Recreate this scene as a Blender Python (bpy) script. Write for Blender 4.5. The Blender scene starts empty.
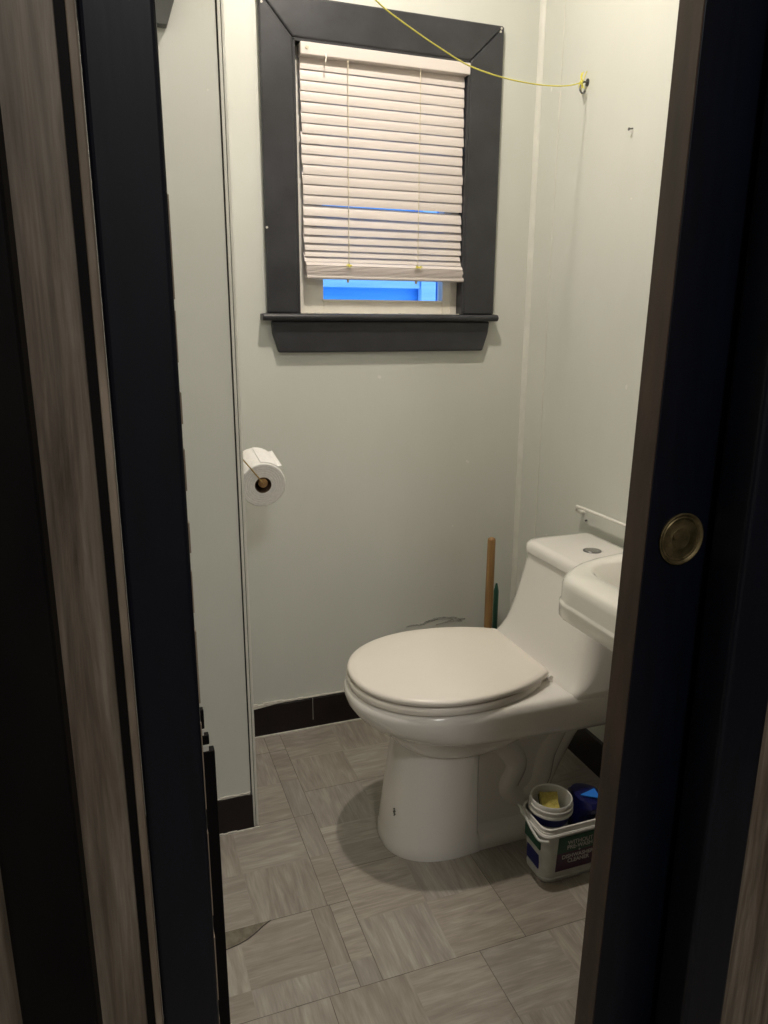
import bpy, bmesh, math, random
from mathutils import Vector, Matrix, Euler
random.seed(7)
PI = math.pi
C = bpy.context.scene.collection
SC = bpy.context.scene

# ------------------------------------------------------------------ helpers
def new_mat(name, col, rough=.5, metal=0., spec=.5, coat=0., trans=0.):
    m = bpy.data.materials.new(name); m.use_nodes = True
    b = m.node_tree.nodes['Principled BSDF']
    b.inputs['Base Color'].default_value = (*col, 1)
    b.inputs['Roughness'].default_value = rough
    b.inputs['Metallic'].default_value = metal
    b.inputs['Specular IOR Level'].default_value = spec
    b.inputs['Coat Weight'].default_value = coat
    b.inputs['Transmission Weight'].default_value = trans
    return m

def nd(m, t, **kw):
    n = m.node_tree.nodes.new(t)
    for k, v in kw.items(): setattr(n, k, v)
    return n

def lk(m, a, b): m.node_tree.links.new(a, b)

def bsdf(m): return m.node_tree.nodes['Principled BSDF']

def mapped_noise(m, scale, nscale=1., detail=4., rough=.55, coord='Object'):
    tc = nd(m, 'ShaderNodeTexCoord'); mp = nd(m, 'ShaderNodeMapping')
    mp.inputs['Scale'].default_value = scale
    n = nd(m, 'ShaderNodeTexNoise')
    n.inputs['Scale'].default_value = nscale; n.inputs['Detail'].default_value = detail
    n.inputs['Roughness'].default_value = rough
    lk(m, tc.outputs[coord], mp.inputs['Vector']); lk(m, mp.outputs[0], n.inputs['Vector'])
    return n

def ramp(m, src, stops):
    r = nd(m, 'ShaderNodeValToRGB')
    els = r.color_ramp.elements
    while len(els) < len(stops): els.new(.5)
    for e, (p, c) in zip(els, stops): e.position = p; e.color = (*c, 1)
    lk(m, src, r.inputs['Fac']); return r

def add_bump(m, src, strength=.2, dist=.002):
    b = nd(m, 'ShaderNodeBump'); b.inputs['Strength'].default_value = strength
    b.inputs['Distance'].default_value = dist
    lk(m, src, b.inputs['Height']); lk(m, b.outputs[0], bsdf(m).inputs['Normal'])

def noisy(name, c1, c2, scale=(1, 1, 1), ns=8., lo=.35, hi=.65, rough=.5, bump=0., bscale=60., spec=.5, coat=0., metal=0.):
    m = new_mat(name, c1, rough, metal, spec, coat)
    n = mapped_noise(m, scale, ns)
    r = ramp(m, n.outputs['Fac'], [(lo, c1), (hi, c2)])
    lk(m, r.outputs['Color'], bsdf(m).inputs['Base Color'])
    if bump:
        n2 = mapped_noise(m, (1, 1, 1), bscale, 3.)
        add_bump(m, n2.outputs['Fac'], bump, .002)
    return m

def obj(name, bm, mat=None, parent=None, smooth=None, bevel=0., seg=2, loc=None):
    bmesh.ops.recalc_face_normals(bm, faces=bm.faces)
    me = bpy.data.meshes.new(name); bm.to_mesh(me); bm.free()
    if smooth is not None:
        me.shade_smooth(); me.set_sharp_from_angle(angle=math.radians(smooth))
    mats = mat if isinstance(mat, (list, tuple)) else [mat]
    for q in mats:
        if q: me.materials.append(q)
    o = bpy.data.objects.new(name, me); C.objects.link(o)
    if parent is not None:
        o.parent = parent
        o.matrix_parent_inverse = Matrix.Translation(parent.matrix_basis.translation).inverted() if not parent.parent else Matrix.Identity(4)
        if parent.parent is None and parent.type == 'EMPTY':
            # meshes are written in world metres; bring them into the parent's frame
            off = Vector(parent.location)
            me.transform(Matrix.Translation(-off)); o.matrix_parent_inverse = Matrix.Identity(4)
        elif parent.parent is not None and parent.parent.type == 'EMPTY':
            me.transform(Matrix.Translation(-Vector(parent.parent.location)))
        else:
            o.matrix_parent_inverse = Matrix.Identity(4)
    if bevel:
        b = o.modifiers.new('bevel', 'BEVEL'); b.width = bevel; b.segments = seg
        b.limit_method = 'ANGLE'; b.angle_limit = math.radians(40)
    return o

def thing(name, label, cat, loc=(0, 0, 0), group=None):
    o = bpy.data.objects.new(name, None); C.objects.link(o)
    o.location = loc; o.empty_display_size = .05
    o['label'] = label; o['category'] = cat
    if group: o['group'] = group
    return o

def tag(o, label, cat, group=None):
    o['label'] = label; o['category'] = cat
    if group: o['group'] = group
    return o

def struct(o):
    o['kind'] = 'structure'; return o

def box(bm, x0, x1, y0, y1, z0, z1, mi=0):
    vs = [bm.verts.new((x, y, z)) for z in (z0, z1) for y in (y0, y1) for x in (x0, x1)]
    for f in ((0, 2, 3, 1), (4, 5, 7, 6), (0, 1, 5, 4), (1, 3, 7, 5), (3, 2, 6, 7), (2, 0, 4, 6)):
        bm.faces.new([vs[i] for i in f]).material_index = mi
    return vs

def B(*a):
    bm = bmesh.new(); box(bm, *a); return bm

def prism(bm, pts, axis, a, b):
    """pts: 2D outline; extruded along axis ('x','y','z') from a to b"""
    def mk(p, t):
        return {'x': (t, p[0], p[1]), 'y': (p[0], t, p[1]), 'z': (p[0], p[1], t)}[axis]
    v0 = [bm.verts.new(mk(p, a)) for p in pts]; v1 = [bm.verts.new(mk(p, b)) for p in pts]
    bm.faces.new(v0[::-1]); bm.faces.new(v1)
    n = len(pts)
    for i in range(n): bm.faces.new((v0[i], v0[(i+1) % n], v1[(i+1) % n], v1[i]))

def loft(bm, rings, cap0=True, cap1=True, mi=0):
    R = [[bm.verts.new(p) for p in r] for r in rings]
    n = len(R[0])
    for a, b in zip(R, R[1:]):
        for i in range(n):
            f = bm.faces.new((a[i], a[(i+1) % n], b[(i+1) % n], b[i])); f.material_index = mi
    if cap0: bm.faces.new(R[0][::-1]).material_index = mi
    if cap1: bm.faces.new(R[-1]).material_index = mi
    return R

def circ(cx, cy, z, r, n=32):
    return [(cx+r*math.cos(2*PI*i/n), cy+r*math.sin(2*PI*i/n), z) for i in range(n)]

def lathe(bm, cx, cy, prof, n=32, cap0=True, cap1=True):
    loft(bm, [circ(cx, cy, z, r, n) for r, z in prof], cap0, cap1)

def tube(bm, pts, r, n=8, caps=True):
    pts = [Vector(p) for p in pts]; rings = []
    up = Vector((0, 0, 1)); prev = None
    for i, p in enumerate(pts):
        t = (pts[min(i+1, len(pts)-1)] - pts[max(i-1, 0)]).normalized()
        if prev is None:
            a = up if abs(t.z) < .9 else Vector((1, 0, 0))
            u = t.cross(a).normalized()
        else:
            u = (prev - t*prev.dot(t)).normalized()
        prev = u; v = t.cross(u)
        rr = r[i] if isinstance(r, (list, tuple)) else r
        rings.append([tuple(p+(u*math.cos(2*PI*k/n)+v*math.sin(2*PI*k/n))*rr) for k in range(n)])
    loft(bm, rings, caps, caps)

def smoothpath(pts, k=8):
    P = [Vector(p) for p in pts]; P = [2*P[0]-P[1]]+P+[2*P[-1]-P[-2]]; out = []
    for i in range(1, len(P)-2):
        for j in range(k):
            t = j/k
            out.append(.5*((2*P[i])+(-P[i-1]+P[i+1])*t+(2*P[i-1]-5*P[i]+4*P[i+1]-P[i+2])*t*t+(-P[i-1]+3*P[i]-3*P[i+1]+P[i+2])*t**3))
    out.append(P[-2]); return out

def rrect(x0, x1, y0, y1, r, z, k=8, rs=None):
    """rounded rectangle ring, rs = radii for corners (x1y1, x0y1, x0y0, x1y0)"""
    rs = rs or (r, r, r, r); out = []
    for (cx, cy, sx, sy, a0), q in zip(((x1, y1, -1, -1, 0), (x0, y1, 1, -1, 90), (x0, y0, 1, 1, 180), (x1, y0, -1, 1, 270)), rs):
        for i in range(k+1):
            a = math.radians(a0+90*i/k)
            out.append((cx+sx*q+q*math.cos(a), cy+sy*q+q*math.sin(a), z))
    return out

# ------------------------------------------------------------------ materials
M = {}
# painted wall panel: pale grey-green satin paint with faint blotches and scuffs
def wall_paint():
    m = new_mat('wall_paint', (.56, .57, .52), .42)
    n = mapped_noise(m, (1.2, 1.2, .7), 3.2, 6., .6)
    r = ramp(m, n.outputs['Fac'], [(.3, (.622, .636, .590)), (.7, (.668, .680, .634))])
    # small chips of missing paint
    n3 = mapped_noise(m, (1, 1, 1), 26., 2.)
    r3 = ramp(m, n3.outputs['Fac'], [(.775, (0, 0, 0)), (.785, (1, 1, 1))])
    mx = nd(m, 'ShaderNodeMix', data_type='RGBA')
    lk(m, r3.outputs['Color'], mx.inputs[0]); lk(m, r.outputs['Color'], mx.inputs[6])
    mx.inputs[7].default_value = (.76, .75, .71, 1)
    lk(m, mx.outputs[2], bsdf(m).inputs['Base Color'])
    n2 = mapped_noise(m, (1, 1, .25), 45., 5.)
    add_bump(m, n2.outputs['Fac'], .25, .0012)
    return m
M['wall'] = wall_paint()
M['wall_trim'] = noisy('trim_paint', (.64, .64, .59), (.70, .695, .645), ns=20, rough=.4, bump=.1)
M['gap'] = new_mat('dark_gap', (.03, .028, .025), .8)
M['ceiling'] = noisy('ceiling_paint', (.80, .80, .77), (.84, .84, .80), ns=5, rough=.7, bump=.2, bscale=80)
M['casing'] = noisy('black_casing_paint', (.028, .0285, .033), (.041, .042, .048), scale=(1, 1, 1), ns=14, rough=.38, bump=.25, bscale=38)
M['base_vinyl'] = noisy('black_vinyl', (.006, .003, .003), (.012, .006, .006), ns=12, rough=.42, spec=.35)
M['caulk'] = noisy('caulk', (.52, .50, .45), (.66, .64, .58), ns=60, rough=.5, bump=.3, bscale=160)

def navy_paint():
    # dark navy-black gloss door paint; worn bare-wood specks
    m = new_mat('navy_gloss_paint', (.010, .013, .024), .36, spec=.28)
    n = mapped_noise(m, (60, 60, 9), 1., 5., .65)
    r = ramp(m, n.outputs['Fac'], [(.3, (.0024, .0032, .0068)), (.68, (.0036, .0050, .0118)), (.80, (.05, .045, .05)), (.86, (.22, .19, .16))])
    lk(m, r.outputs['Color'], bsdf(m).inputs['Base Color'])
    n2 = mapped_noise(m, (40, 40, 6), 1., 3.)
    add_bump(m, n2.outputs['Fac'], .25, .002)
    return m
M['navy'] = navy_paint()
M['soot'] = noisy('black_board_paint', (.003, .0025, .003), (.006, .005, .005), scale=(20, 20, 5), ns=1.5, rough=.6, spec=.12)
M['worn_edge'] = noisy('worn_door_edge', (.030, .019, .014), (.085, .050, .034), scale=(30, 30, 5), ns=1., lo=.35, hi=.72, rough=.5, bump=.3, bscale=50)
M['bare_wood'] = noisy('bare_wood_edge', (.16, .12, .085), (.30, .24, .18), scale=(30, 30, 4), ns=2., rough=.6)

def panelling():
    m = new_mat('grey_wood_panelling', (.2, .16, .12), .55)
    n = mapped_noise(m, (38, 38, 2.4), 1.0, 9., .68)
    n.inputs['Distortion'].default_value = .6
    r = ramp(m, n.outputs['Fac'], [(.30, (.055, .038, .026)), (.43, (.145, .112, .082)), (.56, (.24, .20, .155)), (.74, (.36, .31, .25))])
    n2 = mapped_noise(m, (160, 160, 5), 1.0, 3., .5)
    r2 = ramp(m, n2.outputs['Fac'], [(.34, (.50, .48, .46)), (.60, (1, 1, 1))])
    mx = nd(m, 'ShaderNodeMix', data_type='RGBA', blend_type='MULTIPLY'); mx.inputs[0].default_value = .8
    lk(m, r.outputs['Color'], mx.inputs[6]); lk(m, r2.outputs['Color'], mx.inputs[7])
    lk(m, mx.outputs[2], bsdf(m).inputs['Base Color'])
    add_bump(m, n2.outputs['Fac'], .15, .001)
    return m
M['panelling'] = panelling()

def floor_vinyl():
    m = new_mat('vinyl_wood_tile', (.3, .27, .23), .48)
    uv = nd(m, 'ShaderNodeUVMap', uv_map='UVMap'); at = nd(m, 'ShaderNodeAttribute', attribute_name='tone')
    def ns(sx, sy, sc, det, dist=0.):
        mp = nd(m, 'ShaderNodeMapping'); mp.inputs['Scale'].default_value = (sx, sy, 1)
        n = nd(m, 'ShaderNodeTexNoise'); n.inputs['Scale'].default_value = sc; n.inputs['Detail'].default_value = det
        n.inputs['Distortion'].default_value = dist
        lk(m, uv.outputs[0], mp.inputs['Vector']); lk(m, mp.outputs[0], n.inputs['Vector']); return n
    g1 = ns(6, 38, 1., 6., 1.6); g2 = ns(22, 260, 1., 4.); g3 = ns(3, 5, 1., 3.)
    r1 = ramp(m, g1.outputs['Fac'], [(.28, (.25, .225, .193)), (.5, (.31, .282, .245)), (.75, (.40, .372, .327))])
    r2 = ramp(m, g2.outputs['Fac'], [(.34, (.82, .81, .80)), (.62, (1, 1, 1))])
    mx = nd(m, 'ShaderNodeMix', data_type='RGBA', blend_type='MULTIPLY'); mx.inputs[0].default_value = .8
    lk(m, r1.outputs['Color'], mx.inputs[6]); lk(m, r2.outputs['Color'], mx.inputs[7])
    mx2 = nd(m, 'ShaderNodeMix', data_type='RGBA', blend_type='MULTIPLY'); mx2.inputs[0].default_value = 1
    lk(m, mx.outputs[2], mx2.inputs[6]); lk(m, at.outputs['Color'], mx2.inputs[7])
    lk(m, mx2.outputs[2], bsdf(m).inputs['Base Color'])
    rr = nd(m, 'ShaderNodeMapRange'); rr.inputs[3].default_value = .40; rr.inputs[4].default_value = .62
    lk(m, g3.outputs['Fac'], rr.inputs[0]); lk(m, rr.outputs[0], bsdf(m).inputs['Roughness'])
    add_bump(m, g2.outputs['Fac'], .18, .0008)
    return m
M['floor'] = floor_vinyl()
M['subfloor'] = noisy('old_floor_glue', (.10, .085, .065), (.17, .15, .115), ns=25, rough=.8)

M['porcelain'] = new_mat('porcelain', (.80, .775, .74), .12, coat=.5)
M['porcelain_low'] = M['porcelain']
M['seat_plastic'] = noisy('seat_plastic', (.775, .725, .66), (.80, .755, .695), ns=4, rough=.3)
M['enamel'] = new_mat('sink_enamel', (.83, .815, .76), .14, coat=.5)
M['chrome'] = new_mat('chrome', (.5, .5, .5), .18, metal=1.)
M['steel_dark'] = new_mat('dark_steel', (.16, .16, .17), .35, metal=1.)
M['brass'] = new_mat('brass_wire', (.62, .45, .20), .3, metal=1.)
M['old_brass'] = noisy('tarnished_brass', (.10, .078, .036), (.22, .17, .085), ns=70, rough=.42, metal=.75)
M['paper'] = noisy('tissue_paper', (.80, .79, .77), (.86, .85, .83), scale=(1, 1, 1), ns=120, rough=.95, bump=.4, bscale=250)
M['cardboard'] = noisy('cardboard_core', (.14, .085, .045), (.20, .13, .075), ns=40, rough=.9)
M['blind'] = noisy('blind_vinyl', (.695, .63, .60), (.75, .685, .655), scale=(2, 2, 20), ns=2, rough=.42)
bsdf(M['blind']).inputs['Subsurface Weight'].default_value = 0.
M['cord'] = noisy('blind_cord', (.62, .55, .42), (.76, .70, .56), ns=200, rough=.9)
M['vinyl_white'] = noisy('window_vinyl', (.80, .76, .68), (.86, .83, .75), ns=22, rough=.4, bump=.1)
M['yellow_cord'] = noisy('yellow_cord', (.72, .66, .08), (.88, .82, .18), scale=(1, 1, 1), ns=300, rough=.6)
M['plunger_wood'] = noisy('handle_wood', (.23, .125, .045), (.36, .21, .085), scale=(80, 80, 6), ns=1, rough=.45)
M['rubber'] = new_mat('rubber', (.10, .02, .015), .5)
M['green'] = new_mat('green_plastic', (.02, .09, .06), .4)
M['bucket'] = noisy('tub_plastic', (.50, .51, .49), (.62, .63, .60), ns=30, rough=.35)
M['bucket_rim'] = new_mat('tub_rim', (.74, .73, .70), .3)
M['lab_green'] = new_mat('label_green', (.012, .085, .045), .35)
M['lab_purple'] = new_mat('label_purple', (.05, .010, .045), .35)
M['lab_blue'] = new_mat('label_blue', (.015, .02, .16), .3)
M['lab_white'] = new_mat('label_white', (.62, .62, .62), .4)
M['jar'] = new_mat('jar_plastic', (.72, .72, .70), .3)
M['sponge'] = noisy('sponge', (.42, .35, .08), (.58, .50, .14), ns=140, rough=.95, bump=.8, bscale=300)
M['scourer'] = noisy('scourer', (.02, .04, .02), (.05, .07, .03), ns=200, rough=.95)
M['bag_blue'] = noisy('blue_bag_film', (.006, .008, .07), (.010, .013, .12), ns=18, rough=.3)
M['bag_light'] = new_mat('light_blue_patch', (.03, .22, .80), .3)
M['bag_red'] = new_mat('red_mark', (.45, .05, .04), .4)
M['grey_board'] = noisy('grey_board', (.055, .06, .056), (.075, .08, .075), ns=10, rough=.5)
M['siding'] = noisy('blue_siding', (.06, .33, .80), (.09, .40, .88), scale=(2, 2, 30), ns=2, rough=.6)
M['siding_pale'] = noisy('pale_siding_strip', (.25, .55, .95), (.32, .62, .98), scale=(2, 2, 30), ns=2, rough=.6)
gl = new_mat('window_glass', (1, 1, 1), .02, trans=1.); bsdf(gl).inputs['IOR'].default_value = 1.05; M['glass'] = gl
bulb = bpy.data.materials.new('lamp_bulb'); bulb.use_nodes = True
nt = bulb.node_tree; nt.nodes.clear()
em = nt.nodes.new('ShaderNodeEmission'); em.inputs['Color'].default_value = (1, .905, .79, 1); em.inputs['Strength'].default_value = 1130.
out = nt.nodes.new('ShaderNodeOutputMaterial'); nt.links.new(em.outputs[0], out.inputs[0]); M['bulb'] = bulb

# ------------------------------------------------------------------ key planes (metres)
YB = 1.99       # back wall
XR = 1.172      # right wall
YP = 1.59       # front of the boxed-in projection on the left
XP = .25        # its right-hand side
ZC = 2.45       # ceiling
YH = .60        # hall face of the front wall
YI = .72        # bathroom face of the front wall
XL = -.08       # bathroom left wall
WX0, WX1, WZ0, WZ1 = .475, .958, 1.212, 1.856   # window opening

# ------------------------------------------------------------------ walls
bm = bmesh.new()
box(bm, XP-.02, WX0, YB, YB+.14, 0, ZC); box(bm, WX1, XR+.02, YB, YB+.14, 0, ZC)
box(bm, WX0, WX1, YB, YB+.14, 0, WZ0); box(bm, WX0, WX1, YB, YB+.14, WZ1, ZC)
bmesh.ops.remove_doubles(bm, verts=bm.verts, dist=1e-5)
struct(obj('wall_back', bm, M['wall']))
struct(obj('wall_right', B(XR, XR+.12, YI, YB, 0, ZC), M['wall']))
struct(obj('wall_left', B(XL-.1, XL, YI, YP, 0, ZC), M['wall']))
struct(obj('wall_alcove', B(XL-.1, XP-.004, YP, YB+.14, 0, ZC), M['wall']))
# front wall around the doorway: hall skin with panelling, inner skin, header
bm = bmesh.new()
box(bm, .69, 1.6, YH+.004, YH+.04, 0, ZC)
box(bm, .69, XR+.12, YI-.028, YI, 0, ZC)
struct(obj('wall_front_right', bm, M['panelling']))
bm = bmesh.new()
box(bm, -1.2, -.0008, YH, YI, 0, ZC)
struct(obj('wall_front_left', bm, M['panelling']))
struct(obj('wall_front_header', B(-.0008, .69, YH+.004, YI, 2.03, ZC), M['panelling']))
struct(obj('wall_hall_left', B(-1.3, -1.2, -1.6, YI, 0, ZC), M['panelling']))
struct(obj('wall_hall_right', B(1.6, 1.7, -1.6, YI, 0, ZC), M['panelling']))
struct(obj('wall_hall_back', B(-1.3, 1.7, -1.7, -1.6, 0, ZC), M['wall']))
struct(obj('ceiling', B(-1.3, 1.7, -1.7, YB+.14, ZC, ZC+.08), M['ceiling']))

# right wall: narrow sheet seam and thin cover strips
bm = bmesh.new(); prism(bm, [(XR, YB), (XR-.012, YB), (XR-.011, YB-.003), (XR-.003, YB-.011), (XR, YB-.012)], 'z', 0, ZC)
struct(obj('trim_1', bm, M['wall_trim'], smooth=30))
struct(obj('trim_2', B(XR-.0018, XR, 1.882, 1.8865, 0, ZC), M['wall_trim']))
# cover strip on the outer corner of the projection, with the dark shrinkage gap beside it
bm = bmesh.new(); box(bm, XP+.0003, XP+.006, YP-.004, YP+.03, 0, ZC)
struct(obj('trim_3', bm, M['wall_trim'], bevel=.0010))
struct(obj('trim_4', B(XP-.0095, XP+.0003, YP-.0006, YP+.004, 0, ZC), M['gap']))
struct(obj('trim_5', B(XP-.0065, XP-.0008, YP-.003, YP-.0006, 0, ZC), M['wall_trim'], bevel=.0008))

# grey scuffs rubbed onto the back wall behind the toilet seat
bm = bmesh.new()
for (xa, xb, z, b) in ((.845, .985, .279, .012), (.86, .97, .286, .008), (.80, .86, .280, .001), (.90, .99, .272, .006), (.93, 1.0, .278, .003)):
    for k in range(2):
        P = [(xa+(xb-xa)*t/10, YB-.0004, z+b*math.sin(PI*t/10)+random.uniform(-.0012, .0012)+.003*k) for t in range(11)]
        tube(bm, P, .0009, 5)
obj('scuff_marks', bm, noisy('grey_scuff', (.20, .205, .20), (.52, .53, .50), ns=70, rough=.7), bpy.data.objects['wall_back'])

# baseboards (black vinyl cove) with ragged caulk on top and pale bead on the floor
def ragged(bm, x0, x1, y, z, t=.003, h=.004, n=40, axis='x', s=-1):
    for i in range(n):
        a = x0+(x1-x0)*i/n; b = x0+(x1-x0)*(i+1)/n+.0002
        hh = h*random.uniform(.35, 1.5)
        if axis == 'x': box(bm, a, b, *sorted((y, y+s*t)), z-hh*.35, z+hh)
        else: box(bm, *sorted((y, y+s*t)), a, b, z-hh*.35, z+hh)
bm = bmesh.new(); prism(bm, [(YB, 0), (YB-.012, 0), (YB-.009, .008), (YB-.007, .03), (YB-.006, .093), (YB, .098)], 'x', XP+.006, XR-.002)
bb = struct(obj('baseboard_back', bm, M['base_vinyl'], smooth=40))
bm = bmesh.new(); ragged(bm, XP+.008, XR-.01, YB-.0005, .099, .006, .0042, 60)
prism(bm, [(XP+.01, .101), (XP+.01, .0925), (XP+.045, .088), (XP+.10, .0935), (XP+.14, .0985), (XP+.14, .101)], 'y', YB-.0085, YB-.004)
obj('caulk_line', bm, M['caulk'], bb)
bm = bmesh.new(); box(bm, XP+.01, XR-.03, YB-.017, YB-.011, 0, .0035); box(bm, .497, .4978, YB-.0075, YB-.006, .012, .095)
obj('floor_bead', bm, M['caulk'], bb)
bm = bmesh.new(); prism(bm, [(YP, 0), (YP-.012, 0), (YP-.008, .01), (YP-.006, .03), (YP-.005, .088), (YP, .092)], 'x', XL, XP-.006)
bb = struct(obj('baseboard_left', bm, M['base_vinyl'], smooth=40))
bm = bmesh.new(); ragged(bm, XL+.01, XP-.012, YP-.0005, .0925, .005, .003, 40)
obj('caulk_line', bm, M['caulk'], bb)
bm = bmesh.new(); ragged(bm, XL+.01, XP+.006, YP-.011, .001, .004, .0025, 30)
obj('floor_bead', bm, M['caulk'], bb)
bm = bmesh.new(); prism(bm, [(XR, 0), (XR-.012, 0), (XR-.007, .02), (XR-.006, .093), (XR, .098)], 'y', YI, YB-.018)
struct(obj('baseboard_right', bm, M['base_vinyl'], smooth=40))
bm = bmesh.new(); prism(bm, [(XP+.0, 0), (XP+.010, 0), (XP+.006, .02), (XP+.0055, .093), (XP, .098)], 'y', YP+.032, YB-.012)
struct(obj('baseboard_alcove', bm, M['base_vinyl'], smooth=40))

# ------------------------------------------------------------------ floor
def build_floor():
    bm = bmesh.new(); uvl = bm.loops.layers.uv.new('UVMap'); cl = bm.loops.layers.float_color.new('tone')
    def plank(x0, x1, y0, y1, along_x, tone):
        z = .0
        vs = [bm.verts.new(p) for p in ((x0, y0, z), (x1, y0, z), (x1, y1, z), (x0, y1, z))]
        f = bm.faces.new(vs); ox, oy = random.uniform(0, 40), random.uniform(0, 40)
        for l in f.loops:
            x, y = l.vert.co.x, l.vert.co.y
            l[uvl].uv = (x+ox, y+oy) if along_x else (y+ox, x+oy)
            l[cl] = (tone[0], tone[1], tone[2], 1)
    def tone():
        v = random.uniform(.93, 1.09); w = random.uniform(-.015, .02)
        return (v*(1+w), v, v*(1-w))
    def rect_clip(x0, x1, y0, y1):
        return x0, x1, y0, y1
    g = .0007
    def tile(tx, ty, X0, X1, Y0, Y1, par, size=.305):
        """full tile at (tx,ty), kept only inside X0..X1 x Y0..Y1"""
        b = size/2
        for i in range(2):
            for j in range(2):
                ax = (i+j+par) % 2 == 0; base = tone()
                n = 2 if random.random() < .8 else 1
                for k in range(n):
                    t = random.uniform(.94, 1.06); tn = tuple(c*t for c in base)
                    if ax: a = (tx+i*b, tx+(i+1)*b, ty+j*b+b*k/n, ty+j*b+b*(k+1)/n)
                    else: a = (tx+i*b+b*k/n, tx+i*b+b*(k+1)/n, ty+j*b, ty+(j+1)*b)
                    x0, x1, y0, y1 = max(a[0], X0+g), min(a[1], X1-g), max(a[2], Y0+g), min(a[3], Y1-g)
                    if x1 > x0+1e-4 and y1 > y0+1e-4: plank(x0, x1, y0, y1, ax, tn)
    S = .305; p = 0
    # left field, seams on y = 1.28 + k*S, x = .344 - k*S
    for j in range(3):
        for i in range(2):
            x = .344-(i+1)*S; y = 1.28+j*S
            tile(x, y, x, x+S, y, y+S, (i+j) % 2)
        tile(.344, 1.28+j*S, .344, .392, 1.28+j*S, 1.28+(j+1)*S, j % 2)
    # short row in front of it
    for i in range(2):
        x = .308-(i+1)*S; tile(x, .975, x, x+S, 1.067, 1.28, i % 2)
    tile(.308-.26, .975, .308, .348, 1.067, 1.28, 1); tile(.348-.2, .975, .348, .392, 1.067, 1.28, 0)
    # right field, seams on x = .392 + k*S, y = 1.067 + k*S
    for i in range(3):
        for j in range(4):
            x = .392+i*S; y = 1.067+j*S; tile(x, y, x, x+S, y, y+S, (i+j+1) % 2)
    # rows nearer the doorway
    for j in range(9):
        for i in range(-5, 6):
            x = .288+i*S+(j % 2)*0.; y = 1.067-(j+1)*S; tile(x, y, x, x+S, y, y+S, (i+j) % 2)
    return bm
fl = struct(obj('floor', build_floor(), M['floor']))
struct(obj('floor_underlay', B(-1.3, 1.7, -1.7, YB+.14, -.06, -.0012), M['subfloor']))
# torn-open corner of a tile: bare patch with lifted edge
bm = bmesh.new()
pts = [(.05, 1.2795), (.07, 1.215), (.10, 1.228), (.118, 1.234), (.150, 1.240), (.170, 1.247), (.190, 1.259), (.205, 1.270), (.222, 1.2795)]
vs = [bm.verts.new((x, y, .0006)) for x, y in pts]; bm.faces.new(vs)
obj('torn_patch', bm, noisy('torn_patch_paper', (.13, .115, .085), (.20, .18, .14), ns=60, rough=.9), fl)
bm = bmesh.new()
tube(bm, [(x, y, .0008) for x, y in pts[1:]], .0008, 5)
obj('torn_rim', bm, M['gap'], fl)

# ------------------------------------------------------------------ window
win = thing('window_1', 'black framed window in the back wall with white sash', 'window', (.715, YB, WZ0))
del win['label']; del win['category']; struct(win)
yc0 = YB-.018
def casing_piece(name, outline, sunk):
    """mitred flat board with rounded outer and inner edges"""
    bm = bmesh.new(); prism(bm, outline, 'y', yc0, YB)
    return obj(name, bm, M['casing'], win, bevel=.005, seg=3)
ox0, ox1, oz1 = .398, 1.048, 1.943
ix0, ix1, iz1 = .479, .953, 1.852
casing_piece('side_casing', [(ox0, WZ0), (ix0, WZ0), (ix0, iz1), (ox0, oz1)], 0)
casing_piece('side_casing', [(ix1, WZ0), (ox1, WZ0), (ox1, oz1), (ix1, iz1)], 0)
casing_piece('head_casing', [(ox0, oz1), (ix0, iz1), (ix1, iz1), (ox1, oz1)], 0)
bm = bmesh.new()
for a in ((ix0-.0005, ix0+.006, WZ0, iz1), (ix1-.006, ix1+.0005, WZ0, iz1), (ix0, ix1, iz1-.006, iz1+.0005)):
    box(bm, a[0], a[1], yc0+.003, YB+.10, a[2], a[3])
obj('inner_stop', bm, M['casing'], win, bevel=.001)
bm = bmesh.new(); prism(bm, [(YB+.06, WZ0-.018), (YB-.030, WZ0-.018), (YB-.036, WZ0-.012), (YB-.036, WZ0-.006), (YB-.030, WZ0), (YB+.06, WZ0)], 'x', .381, 1.057)
obj('stool', bm, M['casing'], win, bevel=.003, seg=3)
bm = bmesh.new(); prism(bm, [(.407, WZ0-.018), (1.037, WZ0-.018), (1.034, WZ0-.05), (1.018, 1.112), (.424, 1.112), (.409, WZ0-.05)], 'y', yc0, YB)
obj('apron', bm, M['casing'], win, bevel=.005, seg=3)
# sash (white vinyl) with two panes
sy = 2.014
bm = bmesh.new()
for a in ((.485, .556, 1.213, 1.852), (.902, .947, 1.213, 1.852), (.556, .902, 1.213, 1.248), (.556, .902, 1.805, 1.852), (.556, .902, 1.53, 1.565)):
    box(bm, a[0], a[1], sy-.006, sy+.028, a[2], a[3])
box(bm, .902, .9045, sy-.009, sy-.006, 1.22, 1.84); box(bm, .925, .928, sy-.009, sy-.006, 1.213, 1.84)
box(bm, .552, .905, sy-.012, sy-.006, 1.2445, 1.2495)
obj('sash', bm, M['vinyl_white'], win, bevel=.0015)
bm = bmesh.new(); box(bm, .556, .902, sy+.008, sy+.012, 1.248, 1.53); box(bm, .556, .902, sy+.008, sy+.012, 1.565, 1.805)
obj('glass', bm, M['glass'], win)
# rough caulk crumbs on the stool by the sash
bm = bmesh.new()
x = .49
while x < .945:
    w = random.uniform(.004, .016); h = random.uniform(.0008, .0028)
    box(bm, x, x+w, YB-.004+random.uniform(-.004, .004), YB+.02, WZ0, WZ0+h); x += w*random.uniform(.7, 1.5)
obj('sill_crumbs', bm, M['caulk'], win)
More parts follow.
